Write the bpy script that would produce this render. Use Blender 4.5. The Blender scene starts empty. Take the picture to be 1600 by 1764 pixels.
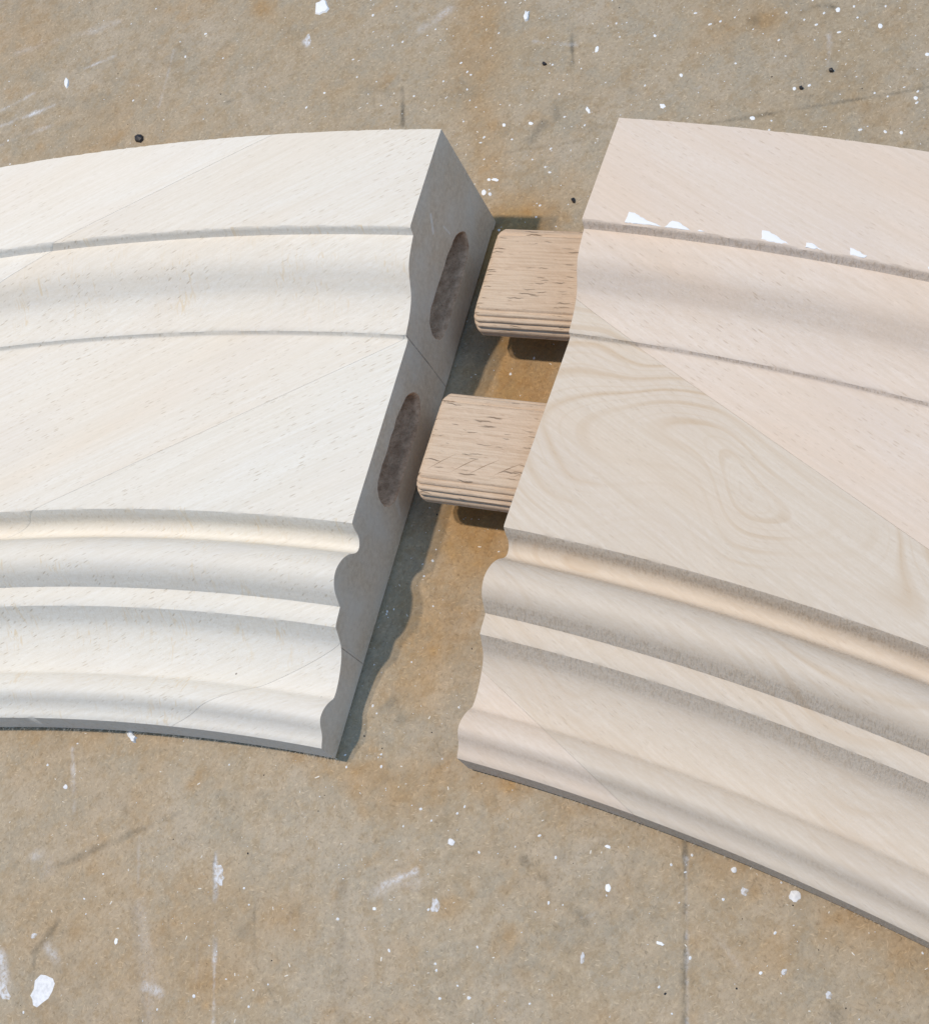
import bpy, bmesh, math, random
import numpy as np
from mathutils import Vector, Matrix

random.seed(7)
rng = np.random.default_rng(7)
MM = 0.001
scene = bpy.context.scene
col = scene.collection

# ------------------------------------------------------------------ camera
F_PX, TILT, ROLL, DIST = 2699.05848, 0.566382256, -0.708654679, 299.503111
PW, PH = 1600.0, 1764.0
back = np.array([0.0, -math.sin(TILT), math.cos(TILT)])
right0 = np.array([1.0, 0.0, 0.0])
up0 = np.cross(back, right0)
cR_, sR_ = math.cos(ROLL), math.sin(ROLL)
cam_r = cR_ * right0 + sR_ * up0
cam_u = -sR_ * right0 + cR_ * up0
cam_o = back * DIST                                   # millimetres
cd = bpy.data.cameras.new('camera')
cam = bpy.data.objects.new('camera', cd)
col.objects.link(cam)
m = Matrix.Identity(4)
for i in range(3):
    m[i][0], m[i][1], m[i][2], m[i][3] = cam_r[i], cam_u[i], back[i], cam_o[i] * MM
cam.matrix_world = m
cd.sensor_fit = 'HORIZONTAL'
cd.sensor_width = 36.0
cd.lens = 36.0 * F_PX / PW
cd.clip_start = 0.01
cd.clip_end = 20.0
scene.camera = cam

# ------------------------------------------------------------------ world and lamps
world = bpy.data.worlds.new('World')
scene.world = world
world.use_nodes = True
bg = world.node_tree.nodes['Background']
bg.inputs['Color'].default_value = (0.36, 0.62, 1.0, 1)
bg.inputs['Strength'].default_value = 0.48
scene.view_settings.view_transform = 'Standard'
scene.view_settings.look = 'None'
scene.view_settings.gamma = 1.0
scene.view_settings.exposure = 0.0


def lamp(name, shift, height, power, size, color, target=(0, 10)):
    """a workshop ceiling lamp; shift = how far its shadows run per mm of height"""
    ld = bpy.data.lights.new(name, 'AREA')
    ld.shape = 'DISK'
    ld.size = size * MM
    ld.energy = power
    ld.color = color
    o = bpy.data.objects.new(name, ld)
    col.objects.link(o)
    p = Vector((target[0] - shift[0] * height, target[1] - shift[1] * height, height)) * MM
    o.location = p
    d = Vector((target[0] * MM, target[1] * MM, 0)) - p
    o.rotation_euler = d.to_track_quat('-Z', 'Y').to_euler()


lamp('ceiling_lamp', (0.190, -0.228), 1300, 9.5, 46, (1.0, 0.86, 0.70))
lamp('ceiling_lamp', (0.262, -0.314), 1300, 6.1, 46, (1.0, 0.85, 0.69))

# added cool fill from the right, brightens the end face and slots
wd = bpy.data.lights.new('cool_fill_light', 'AREA')
wd.shape = 'RECTANGLE'; wd.size = 1.0; wd.size_y = 0.9
wd.energy = 8.5
wd.color = (0.58, 0.76, 1.0)
wo = bpy.data.objects.new('cool_fill_light', wd)
col.objects.link(wo)
wo.location = (0.95, -0.95, 1.3)
wo.rotation_euler = (Vector((0, 0, 0)) - wo.location).to_track_quat('-Z', 'Y').to_euler()


def at(px, py, z=0.0):
    """point (mm) at height z that shows at a place of the 1600 x 1764 photograph"""
    d = ((px - PW / 2) / F_PX) * cam_r - ((py - PH / 2) / F_PX) * cam_u - back
    t = (z - cam_o[2]) / d[2]
    return cam_o + d * t


def at_xy(px, py, z=0.0):
    p = at(px, py, z)
    return np.array([p[0], p[1]])


# ------------------------------------------------------------------ node helpers
class NT:
    def __init__(s, name):
        s.m = bpy.data.materials.new(name)
        s.m.use_nodes = True
        s.t = s.m.node_tree
        s.t.nodes.clear()
        s.out = s.t.nodes.new('ShaderNodeOutputMaterial')
        s.b = s.t.nodes.new('ShaderNodeBsdfPrincipled')
        s.t.links.new(s.b.outputs[0], s.out.inputs[0])
        s.tc = s.t.nodes.new('ShaderNodeTexCoord')
        s.geo = s.t.nodes.new('ShaderNodeNewGeometry')

    def put(s, inp, v):
        if isinstance(v, bpy.types.NodeSocket):
            s.t.links.new(v, inp)
        elif v is not None:
            if hasattr(inp.default_value, '__len__') and not hasattr(v, '__len__'):
                v = (v,) * len(inp.default_value)
            if hasattr(v, '__len__') and len(inp.default_value) == 4 and len(v) == 3:
                v = (*v, 1)
            inp.default_value = v

    def math(s, op, a, b=None, c=None, clamp=False):
        n = s.t.nodes.new('ShaderNodeMath')
        n.operation = op
        n.use_clamp = clamp
        s.put(n.inputs[0], a)
        if b is not None: s.put(n.inputs[1], b)
        if c is not None: s.put(n.inputs[2], c)
        return n.outputs[0]

    def vmath(s, op, a, b=None, out=0):
        n = s.t.nodes.new('ShaderNodeVectorMath')
        n.operation = op
        s.put(n.inputs[0], a)
        if b is not None:
            if op == 'SCALE':
                s.put(n.inputs[3], b)
            else:
                s.put(n.inputs[1], b)
        return n.outputs[out]

    def mapr(s, v, a, b, c=0.0, d=1.0, smooth=False):
        n = s.t.nodes.new('ShaderNodeMapRange')
        n.clamp = True
        if smooth: n.interpolation_type = 'SMOOTHSTEP'
        s.put(n.inputs[0], v)
        for k, x in enumerate((a, b, c, d)): n.inputs[k + 1].default_value = x
        return n.outputs[0]

    def mapping(s, v, rot=0.0, scale=(1, 1, 1), loc=(0, 0, 0)):
        n = s.t.nodes.new('ShaderNodeMapping')
        n.vector_type = 'POINT'
        # rotate first, then stretch
        n.inputs['Rotation'].default_value = (0, 0, rot)
        n.inputs['Location'].default_value = loc
        s.put(n.inputs[0], v)
        n2 = s.t.nodes.new('ShaderNodeMapping')
        n2.inputs['Scale'].default_value = scale
        s.t.links.new(n.outputs[0], n2.inputs[0])
        return n2.outputs[0]

    def noise(s, v, scale, detail=3.0, rough=0.5, dist=0.0, out=0, lac=2.0):
        n = s.t.nodes.new('ShaderNodeTexNoise')
        s.put(n.inputs['Vector'], v)
        n.inputs['Scale'].default_value = scale
        n.inputs['Detail'].default_value = detail
        n.inputs['Roughness'].default_value = rough
        n.inputs['Lacunarity'].default_value = lac
        n.inputs['Distortion'].default_value = dist
        return n.outputs[out]

    def voronoi(s, v, scale, out=0, rand=1.0, feature='F1'):
        n = s.t.nodes.new('ShaderNodeTexVoronoi')
        n.feature = feature
        s.put(n.inputs['Vector'], v)
        n.inputs['Scale'].default_value = scale
        n.inputs['Randomness'].default_value = rand
        return n.outputs[0], n.outputs[1]

    def mix(s, f, a, b, mode='MIX'):
        n = s.t.nodes.new('ShaderNodeMix')
        n.data_type = 'RGBA'
        n.blend_type = mode
        s.put(n.inputs[0], f)
        s.put(n.inputs[6], a)
        s.put(n.inputs[7], b)
        return n.outputs[2]

    def sep(s, v):
        n = s.t.nodes.new('ShaderNodeSeparateXYZ')
        s.put(n.inputs[0], v)
        return n.outputs

    def comb(s, x, y, z):
        n = s.t.nodes.new('ShaderNodeCombineXYZ')
        for k, v in enumerate((x, y, z)): s.put(n.inputs[k], v)
        return n.outputs[0]

    def bump(s, h, strength, dist, normal=None):
        n = s.t.nodes.new('ShaderNodeBump')
        n.inputs['Strength'].default_value = strength
        n.inputs['Distance'].default_value = dist
        s.put(n.inputs['Height'], h)
        if normal is not None: s.t.links.new(normal, n.inputs['Normal'])
        return n.outputs[0]

    def dashes(s, v, length, width, density, seed, thick=0.22):
        """short pores: cells stretched along x; coordinates in mm; returns mask"""
        w = s.mapping(v, 0, (1.0 / length, 1.0 / width, 0.22 / width), (seed, seed * 1.7, seed * .6))
        dist, colr = s.voronoi(w, 1.0)
        r = s.sep(colr)
        lim = s.math('MULTIPLY', s.math('LESS_THAN', r[0], density), thick)
        return s.math('MULTIPLY', s.math('SUBTRACT', lim, dist), 1.0 / thick * 2.0, clamp=True)


def capsule(nt, v, a, b, rad, soft):
    """mask of a stroke between two points of the object's own space (mm)"""
    ab = [b[k] - a[k] for k in range(3)]
    l2 = sum(x * x for x in ab) or 1e-9
    pa = nt.vmath('SUBTRACT', v, a)
    h = nt.math('DIVIDE', nt.vmath('DOT_PRODUCT', pa, ab, out=1), l2, clamp=True)
    q = nt.vmath('SUBTRACT', pa, nt.vmath('SCALE', ab, h))
    d = nt.vmath('LENGTH', q, out=1)
    return nt.mapr(d, rad, rad + soft, 1.0, 0.0, True)


def beech(name, base, grain_ang, centre, seed, warm=0.5, fleck=0.5, rings=0.0, ring_c=(0, 0), chatter=0.3,
          ripple=0.0, marks=()):
    """pale planed hardwood; grain_ang = direction of the grain (radians) in plan; centre = circle centre (mm)"""
    nt = NT(name)
    mm = nt.vmath('SCALE', nt.tc.outputs['Object'], 1000.0)
    g = nt.mapping(mm, -grain_ang, (1, 1, 1), (0, 0, 0))
    p = nt.vmath('ADD', g, (seed * 31.7, seed * 17.3, seed * 7.1))
    base = np.array(base)
    c = nt.mix(0.0, tuple(base), tuple(base))
    # slow warm and cool clouds running along the board
    cl = nt.noise(nt.mapping(p, 0, (0.012, 0.05, 0.05)), 1.0, 4, 0.55, 0.6)
    c = nt.mix(nt.mapr(cl, 0.45, 0.72, 0, warm), c, tuple(base * (1.0, 0.885, 0.77)))
    cl2 = nt.noise(nt.mapping(p, 0, (0.03, 0.09, 0.09), (9, 3, 1)), 1.0, 3, 0.5, 0.3)
    c = nt.mix(nt.mapr(cl2, 0.5, 0.7, 0, 0.45), c, tuple(base * (0.94, 0.93, 0.95)))
    # fine streaks of the grain
    st = nt.noise(nt.mapping(p, 0, (0.05, 1.6, 1.6)), 1.0, 5, 0.65)
    c = nt.mix(nt.mapr(st, 0.35, 0.68, 0.0, 0.55), c, tuple(base * (0.86, 0.80, 0.72)))
    if rings > 0:
        q = nt.vmath('SUBTRACT', mm, (ring_c[0], ring_c[1], 12.0))
        wr = nt.noise(nt.mapping(mm, 0, (0.020, 0.020, 0.020)), 1.0, 1.3, 0.5, 0.3, out=1)
        q = nt.vmath('ADD', q, nt.vmath('SCALE', nt.vmath('SUBTRACT', wr, (.5, .5, .5)), 60.0))
        q = nt.mapping(q, -grain_ang, (0.42, 1.0, 0.55))
        d = nt.vmath('LENGTH', q, out=1)
        sw = nt.math('SINE', nt.math('MULTIPLY', d, 1.9))
        sw2 = nt.math('SINE', nt.math('MULTIPLY', d, 4.6))
        s_ = nt.math('ADD', nt.mapr(sw, 0.45, 1.0), nt.mapr(sw2, 0.7, 1.0, 0, 0.4))
        amp = nt.mapr(nt.noise(mm, 0.035, 2), 0.42, 0.62, 0.15, 1.0)
        c = nt.mix(nt.math('MULTIPLY', nt.math('MULTIPLY', s_, amp), nt.mapr(d, 16.0, 44.0, rings, rings * 0.22)), c, tuple(base * (0.82, 0.72, 0.60)))
    fz = nt.noise(nt.mapping(p, 0, (0.9, 3.0, 3.0)), 1.0, 3, 0.7)
    c = nt.mix(nt.mapr(fz, 0.42, 0.66, 0, 0.5), c, tuple(base * (0.90, 0.865, 0.81)))
    # pores
    d1 = nt.dashes(p, 3.4, 0.52, 0.62, 3.1 + seed, 0.24)
    d2 = nt.dashes(p, 2.0, 0.38, 0.62, 8.7 + seed, 0.24)
    area = nt.mapr(nt.noise(mm, 0.05, 3), 0.38, 0.62, 0.35, 1.0)
    dd = nt.math('MULTIPLY', nt.math('MAXIMUM', d1, nt.math('MULTIPLY', d2, 0.6)), area)
    c = nt.mix(nt.math('MULTIPLY', dd, fleck), c, tuple(base * (0.62, 0.54, 0.44)))
    # position on the curve
    xyz = nt.sep(nt.vmath('SUBTRACT', mm, (centre[0], centre[1], 0.0)))
    th = nt.math('MULTIPLY', nt.math('ARCTAN2', xyz[1], xyz[0]), 490.0)
    rr = nt.math('SQRT', nt.math('ADD', nt.math('MULTIPLY', xyz[0], xyz[0]), nt.math('MULTIPLY', xyz[1], xyz[1])))
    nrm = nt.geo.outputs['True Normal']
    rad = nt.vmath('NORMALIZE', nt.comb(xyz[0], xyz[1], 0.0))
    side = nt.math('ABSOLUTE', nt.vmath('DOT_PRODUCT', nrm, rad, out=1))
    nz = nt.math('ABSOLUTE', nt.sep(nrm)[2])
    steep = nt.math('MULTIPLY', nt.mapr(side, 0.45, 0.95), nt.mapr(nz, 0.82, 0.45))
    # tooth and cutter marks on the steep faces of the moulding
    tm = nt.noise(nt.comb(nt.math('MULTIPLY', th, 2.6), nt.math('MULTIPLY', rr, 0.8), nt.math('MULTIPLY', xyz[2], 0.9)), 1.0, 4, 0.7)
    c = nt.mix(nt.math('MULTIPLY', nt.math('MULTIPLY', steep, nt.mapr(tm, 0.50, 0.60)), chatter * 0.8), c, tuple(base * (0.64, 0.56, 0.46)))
    # yellow ripples where the cutter met the grain
    if ripple > 0:
        nn = nt.noise(mm, 0.11, 3, 0.6)
        w = nt.noise(nt.comb(nt.math('MULTIPLY', th, 1.1), nt.math('MULTIPLY', rr, 0.28), seed), 1.0, 3, 0.6, 1.6)
        sl = nt.mapr(nz, 0.995, 0.93)
        c = nt.mix(nt.math('MULTIPLY', nt.math('MULTIPLY', nt.mapr(w, 0.55, 0.64), nt.mapr(nn, 0.45, 0.62)), nt.math('MULTIPLY', ripple, sl)), c, tuple(base * (0.90, 0.80, 0.66)))
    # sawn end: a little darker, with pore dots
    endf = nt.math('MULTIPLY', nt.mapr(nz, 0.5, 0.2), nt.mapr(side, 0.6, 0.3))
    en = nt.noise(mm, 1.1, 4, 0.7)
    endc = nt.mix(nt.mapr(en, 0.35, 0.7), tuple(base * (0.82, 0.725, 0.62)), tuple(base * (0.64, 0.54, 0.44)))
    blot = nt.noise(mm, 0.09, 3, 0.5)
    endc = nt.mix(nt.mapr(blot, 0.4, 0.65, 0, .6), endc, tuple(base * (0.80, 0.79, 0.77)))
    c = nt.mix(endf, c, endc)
    for a, b, rad_, soft, cc, k in marks:
        f = capsule(nt, mm, a, b, rad_, soft)
        f = nt.math('MULTIPLY', f, nt.mapr(nt.noise(mm, 1.3, 3), 0.30, 0.55, 0.45, 1.0))
        c = nt.mix(nt.math('MULTIPLY', f, k), c, cc)
    nt.put(nt.b.inputs['Base Color'], c)
    nt.put(nt.b.inputs['Roughness'], nt.mapr(st, 0.3, 0.7, 0.55, 0.72))
    nt.put(nt.b.inputs['Specular IOR Level'], 0.28)
    h = nt.math('ADD', nt.math('MULTIPLY', st, 0.5), nt.math('MULTIPLY', dd, -0.5))
    fuzz = nt.noise(mm, 3.2, 3, 0.6)
    h = nt.math('ADD', h, nt.math('MULTIPLY', fuzz, 0.5))
    h = nt.math('ADD', h, nt.math('MULTIPLY', nt.math('MULTIPLY', tm, steep), chatter * 7.0))
    h = nt.math('ADD', h, nt.math('MULTIPLY', nt.math('MULTIPLY', en, endf), 0.8))
    nt.put(nt.b.inputs['Normal'], nt.bump(h, 0.55, 0.00011))
    return nt.m


def tag(o, label=None, cat=None, group=None, kind=None):
    if label: o['label'] = label
    if cat: o['category'] = cat
    if group: o['group'] = group
    if kind: o['kind'] = kind
    return o


def link(name, mesh, parent=None, mat=None):
    o = bpy.data.objects.new(name, mesh)
    col.objects.link(o)
    if parent is not None: o.parent = parent
    if mat is not None:
        mesh.materials.clear()
        mesh.materials.append(mat)
    return o


CL = np.array([-390.31794, -292.86531])
CR = np.array([-391.44858, -284.92192])
EL, SL = 0.66576, 0.392
ER, SR = 0.58712, 1.508

# ------------------------------------------------------------------ profile of the moulding (radius, height) in mm
def crom(pts, n=5):
    P = [np.array(p, float) for p in pts]
    P = [2 * P[0] - P[1]] + P + [2 * P[-1] - P[-2]]
    out = []
    for i in range(1, len(P) - 2):
        for k in range(n):
            t = k / n
            a, b, c_, d = P[i - 1], P[i], P[i + 1], P[i + 2]
            out.append(0.5 * ((2 * b) + (c_ - a) * t + (2 * a - 5 * b + 4 * c_ - d) * t * t + (3 * b - a - 3 * c_ + d) * t ** 3))
    out.append(P[-2])
    return out


def line(a, b, n):
    a, b = np.array(a, float), np.array(b, float)
    return [a + (b - a) * k / n for k in range(n + 1)]


prof = []
prof += line((552.8, 32.0), (531.05, 32.0), 8)
prof += crom([(530.75, 31.75), (530.45, 30.6), (530.2, 29.95)], 2)
prof += crom([(529.7, 29.85), (527.6, 29.35), (525.4, 28.6), (523.8, 27.5), (522.3, 25.9), (520.3, 23.95), (517.2, 22.55), (513.85, 21.8)], 5)
prof += [np.array((513.55, 21.65)), np.array((513.35, 20.75)), np.array((513.05, 20.5))]
prof += line((512.0, 20.4), (475.9, 20.3), 10)
prof += crom([(475.35, 20.1), (474.8, 18.7), (474.25, 16.6), (473.3, 15.45), (472.2, 15.15), (471.2, 15.9), (470.1, 17.9), (468.5, 19.6), (466.3, 20.65), (464.3, 20.4), (462.6, 19.0), (461.4, 16.8), (460.8, 15.55)], 4)
prof += line((460.4, 15.35), (457.6, 15.05), 3)
prof += crom([(457.1, 14.8), (456.2, 13.1), (454.8, 10.9), (452.8, 9.45), (450.0, 8.35), (447.4, 7.85), (446.0, 7.9)], 4)
prof += crom([(445.6, 8.15), (444.4, 9.45), (442.8, 10.4), (441.3, 10.55), (440.2, 9.85), (439.2, 8.6), (438.2, 7.75), (437.0, 7.2)], 4)
prof += [np.array((436.65, 6.9)), np.array((436.5, 0.95)), np.array((442.0, 0.9)), np.array((443.0, 0.0))]
prof += line((445, 0), (545, 0), 8)
prof += [np.array((550.5, 0.0)), np.array((551, 0.5)), np.array((552.8, 0.55)), np.array((552.85, 16.0)), np.array((552.85, 31.75))]
prof = np.array(prof)


def sweep_bm(centre, a0, a1, origin, wob):
    bm = bmesh.new()
    n = int(abs(a1 - a0) / math.radians(0.11)) + 1
    rings = []
    rg = np.random.default_rng(int(abs(a1) * 100))
    edge = [i for i, (r, z) in enumerate(prof) if z > 1 and any(abs(r - e_) < .12 and abs(z - f_) < .3 for e_, f_ in
            ((552.8, 32), (531.05, 32), (530.75, 31.75), (475.9, 20.3), (475.35, 20.1), (460.8, 15.55), (457.6, 15.05), (436.65, 6.9), (513.55, 21.65), (437, 7.2)))]
    for k in range(n + 1):
        a = a0 + (a1 - a0) * k / n
        ca, sa = math.cos(a), math.sin(a)
        near = abs(a - (EL if centre[0] == CL[0] and centre[1] == CL[1] else ER)) < 0.035
        rings.append([bm.verts.new(((centre[0] + r * ca - origin[0]) * MM, (centre[1] + r * sa - origin[1]) * MM, (z - (abs(rg.normal(0, .07)) if i_ in edge else 0) if z > 0.001 or not near else 0.95) * MM))
                      for i_, (r, z) in enumerate(prof)])
    m_ = len(prof)
    for k in range(n):
        for j in range(m_):
            q = (rings[k][j], rings[k + 1][j], rings[k + 1][(j + 1) % m_], rings[k][(j + 1) % m_])
            bm.faces.new(q)
    bm.faces.new(rings[0]); bm.faces.new(rings[-1][::-1])
    bmesh.ops.recalc_face_normals(bm, faces=bm.faces)
    return bm


def cut(bm, co, no):
    """keep the side the normal points away from and close the hole"""
    g = bm.verts[:] + bm.edges[:] + bm.faces[:]
    r = bmesh.ops.bisect_plane(bm, geom=g, dist=1e-8, plane_co=co, plane_no=no, clear_outer=True)
    ed = [e for e in r['geom_cut'] if isinstance(e, bmesh.types.BMEdge)]
    ed = [e for e in ed if e.is_valid and len(e.link_faces) == 1]
    if ed:
        bmesh.ops.triangle_fill(bm, use_beauty=True, use_dissolve=False, edges=ed)
    bmesh.ops.recalc_face_normals(bm, faces=bm.faces)


def slot_bm(centre_xy, axis, width_dir, z, length, wid, hgt, seed, rough=0.10):
    """routed slot: stadium section swept along axis (mm, already relative to the thing's origin)"""
    r_ = random.Random(seed)
    bm = bmesh.new()
    sec = []
    R = hgt / 2
    N = 9
    for s_ in (1, -1):
        for k in range(N + 1):
            a = -math.pi / 2 + math.pi * k / N
            x = (wid / 2 - R + R * math.cos(a)) * s_
            y = R * math.sin(a) * s_
            sec.append((x, y))
        # straight run gets points too
        for k in range(1, 8):
            x = (wid / 2 - R) * s_ * (1 - 2 * k / 8)
            sec.append((x, R * s_))
    rings = []
    steps = [-3.0, 0.0, 0.25, 0.7, 1.3, 2, 2.8, 3.6, 4.5, 5.5, 7, 9, 11, 13, 16, length]
    WV = [0.50, 0.50, 0.22, 0.0, -.06, .08, -.10, .10, -.12, .10, -.15, .05, -.2, -.1, -.2, -.3]
    jit = [(r_.uniform(-rough, rough), r_.uniform(-rough, rough)) for _ in sec]
    for t, wv_ in zip(steps, WV):
        ring = []
        for (x, y), (jx, jy) in zip(sec, jit):
            taper = 1 - 0.34 * max(0.0, (x / (wid / 2)) - .35)
            x2 = x * (1 + wv_ / 12) + jx + r_.uniform(-rough, rough) * .7
            y2 = y * (1 + wv_ / 4.5) * taper - (0.5 * max(0.0, x / (wid / 2) - .3)) + jy + r_.uniform(-rough, rough) * .7
            p = centre_xy + axis * t + width_dir * x2
            ring.append(bm.verts.new((p[0] * MM, p[1] * MM, (z + y2) * MM)))
        rings.append(ring)
    n = len(sec)
    for a, b in zip(rings[:-1], rings[1:]):
        for j in range(n):
            bm.faces.new((a[j], b[j], b[(j + 1) % n], a[(j + 1) % n]))
    bm.faces.new(rings[0]); bm.faces.new(rings[-1][::-1])
    bmesh.ops.recalc_face_normals(bm, faces=bm.faces)
    return bm








def frame(c, e, s):
    d = np.array([math.cos(e), math.sin(e)]); n = np.array([-d[1], d[0]])
    return d, n, c + n * s


dL, nL, qL = frame(CL, EL, SL)          # nL points into the left piece
dR, nR, qR = frame(CR, ER, SR)          # nR points out of the right piece, towards the left one


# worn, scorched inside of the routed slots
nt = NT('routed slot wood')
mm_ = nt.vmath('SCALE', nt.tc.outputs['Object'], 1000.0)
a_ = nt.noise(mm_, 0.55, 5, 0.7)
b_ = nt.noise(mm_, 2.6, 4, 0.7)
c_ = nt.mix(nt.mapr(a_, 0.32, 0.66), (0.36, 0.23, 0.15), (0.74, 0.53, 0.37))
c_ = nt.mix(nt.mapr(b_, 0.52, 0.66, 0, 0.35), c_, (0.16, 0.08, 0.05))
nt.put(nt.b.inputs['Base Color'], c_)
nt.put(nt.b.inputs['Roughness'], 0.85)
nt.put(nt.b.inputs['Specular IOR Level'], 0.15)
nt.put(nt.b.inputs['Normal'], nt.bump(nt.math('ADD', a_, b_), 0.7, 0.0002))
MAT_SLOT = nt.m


def build_piece(name, label, c, q, d, n, keep_pos, a0, a1, seams, mats, slots, origin, labels=None, GAP=0.024):
    root = bpy.data.objects.new(name, None)
    root.location = (origin[0] * MM, origin[1] * MM, 0)
    root.empty_display_size = 0.02
    col.objects.link(root)
    tag(root, label, 'moulding', 'curved casing pieces laid end to end', 'thing')
    full = sweep_bm(c, a0, a1, origin, 0)
    qq = q + d * 490 - origin
    no = -n if keep_pos else n
    cut(full, (qq[0] * MM, qq[1] * MM, 0), (no[0], no[1], 0))
    # seams: list of (point, direction), ordered so that board k lies between seam k-1 and seam k
    objs = []
    for k in range(len(seams) + 1):
        b = full.copy()
        if k > 0:
            p, dr = seams[k - 1]
            nn = np.array([-dr[1], dr[0]]); nn /= np.linalg.norm(nn)
            if nn @ np.array([1, 1]) < 0: nn = -nn           # towards the rim
            pp = np.array(p) - origin - nn * GAP
            cut(b, (pp[0] * MM, pp[1] * MM, 0), (nn[0], nn[1], 0))
        if k < len(seams):
            p, dr = seams[k]
            nn = np.array([-dr[1], dr[0]]); nn /= np.linalg.norm(nn)
            if nn @ np.array([1, 1]) < 0: nn = -nn
            pp = np.array(p) - origin + nn * GAP
            cut(b, (pp[0] * MM, pp[1] * MM, 0), (-nn[0], -nn[1], 0))
        me = bpy.data.meshes.new('board')
        b.to_mesh(me); b.free()
        me.materials.append(mats[k])
        o = link('board', me, root)
        objs.append(o)
    full.free()
    # rout the slots
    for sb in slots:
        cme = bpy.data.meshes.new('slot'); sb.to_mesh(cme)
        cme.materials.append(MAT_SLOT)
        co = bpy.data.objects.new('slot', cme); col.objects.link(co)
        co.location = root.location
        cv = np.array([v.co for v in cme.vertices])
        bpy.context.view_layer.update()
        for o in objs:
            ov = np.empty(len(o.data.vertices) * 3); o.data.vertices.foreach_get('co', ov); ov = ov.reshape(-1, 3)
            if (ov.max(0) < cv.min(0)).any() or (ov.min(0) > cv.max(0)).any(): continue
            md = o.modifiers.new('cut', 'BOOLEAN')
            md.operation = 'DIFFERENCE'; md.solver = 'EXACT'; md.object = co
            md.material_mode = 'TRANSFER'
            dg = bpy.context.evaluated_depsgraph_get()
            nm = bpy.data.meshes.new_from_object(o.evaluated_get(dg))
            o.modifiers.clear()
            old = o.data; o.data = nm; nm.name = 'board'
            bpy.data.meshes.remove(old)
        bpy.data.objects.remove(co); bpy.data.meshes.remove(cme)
        sb.free()
    for k, o in enumerate(objs):
        o.data.polygons.foreach_set('use_smooth', [True] * len(o.data.polygons))
        o.data.set_sharp_from_angle(angle=math.radians(38))
        if labels and labels[k]: o['label'] = labels[k]
    return root, objs


# ------------------------------------------------------------------ left piece
OL = np.array([-30.0, 45.0])
angL = math.atan2(29.3, -79.4)
mark_c = (0.80, 0.80, 0.78)


def on_end(px, py):
    """point on the sawn end of the left piece, in its own space (mm)"""
    dv = ((px - PW / 2) / F_PX) * cam_r - ((py - PH / 2) / F_PX) * cam_u - back
    n3 = np.array([nL[0], nL[1], 0.0]); q3 = np.array([qL[0], qL[1], 0.0])
    t = ((q3 - cam_o) @ n3) / (dv @ n3)
    p = cam_o + dv * t
    return (p[0] - OL[0], p[1] - OL[1], p[2])


glue = [(on_end(698, 576), on_end(738, 626), 0.07, 0.10, (0.12, 0.09, 0.07), 0.7), (on_end(738, 626), on_end(770, 669), 0.05, 0.09, (0.12, 0.09, 0.07), 0.6),
        (on_end(589, 1117), on_end(628, 1146), 0.05, 0.09, (0.12, 0.09, 0.07), 0.65)]
for _x, _y, _z, _r in ((406, 1161, 8.0, .12), (553, 1202, 8.0, .07)):
    _p = at(_x, _y, _z); _p = (_p[0] - OL[0], _p[1] - OL[1], _p[2])
    glue.append((_p, (_p[0] + .1, _p[1], _p[2]), _r, .12, (.10, .07, .05), 1.0))
marks = [(on_end(742, 370), on_end(746, 400), 0.12, 0.55, mark_c, 0.55),
         (on_end(764, 390), on_end(775, 402), 0.05, 0.3, mark_c, 0.45)]
cl_rel = CL - OL
WHITE = (0.80, 0.765, 0.70)
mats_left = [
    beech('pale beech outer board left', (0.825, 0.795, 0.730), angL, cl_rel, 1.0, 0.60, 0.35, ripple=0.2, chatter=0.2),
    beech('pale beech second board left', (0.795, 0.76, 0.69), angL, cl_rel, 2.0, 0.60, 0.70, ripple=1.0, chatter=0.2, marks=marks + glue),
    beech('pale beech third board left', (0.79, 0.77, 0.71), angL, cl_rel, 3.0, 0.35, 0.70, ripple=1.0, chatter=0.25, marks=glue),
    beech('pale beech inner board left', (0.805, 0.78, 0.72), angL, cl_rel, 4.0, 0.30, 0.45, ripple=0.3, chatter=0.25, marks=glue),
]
sL = [((20.1, 77.5), (-79.4, 29.3)), ((12.6, 25.1), (-79.4, 29.3)), ((-33.2, -11.1), (-79.4, 29.3))]


def slot_at(q, d, ax, rc, zc, wid, hgt, origin, seed, length=21):
    return slot_bm(q + d * rc - origin, ax, d, zc, length, wid, hgt, seed)


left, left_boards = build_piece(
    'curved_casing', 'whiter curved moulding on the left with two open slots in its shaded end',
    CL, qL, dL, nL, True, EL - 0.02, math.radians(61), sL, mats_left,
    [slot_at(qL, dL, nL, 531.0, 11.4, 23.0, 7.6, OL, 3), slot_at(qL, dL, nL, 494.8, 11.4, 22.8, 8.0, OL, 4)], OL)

# ------------------------------------------------------------------ right piece
OR_ = np.array([45.0, -50.0])
angR = math.atan2(-77.0, 10.5)
cr_rel = CR - OR_
ringc = at_xy(1260, 850, 20) - OR_
pin = at(1313, 1299, 8.6)
pin = (pin[0] - OR_[0], pin[1] - OR_[1], pin[2])
PIN = [(pin, (pin[0] + .05, pin[1], pin[2]), .20, .25, (.12, .08, .06), 1.0)]
mats_right = [
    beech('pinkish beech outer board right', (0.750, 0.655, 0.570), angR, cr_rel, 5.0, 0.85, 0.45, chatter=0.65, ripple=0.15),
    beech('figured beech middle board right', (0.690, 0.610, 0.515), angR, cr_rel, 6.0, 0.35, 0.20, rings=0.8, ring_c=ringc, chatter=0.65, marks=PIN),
    beech('pinkish beech inner board right', (0.740, 0.640, 0.545), angR, cr_rel, 7.0, 0.75, 0.25, chatter=0.65, ripple=0.1, marks=PIN),
]
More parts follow.
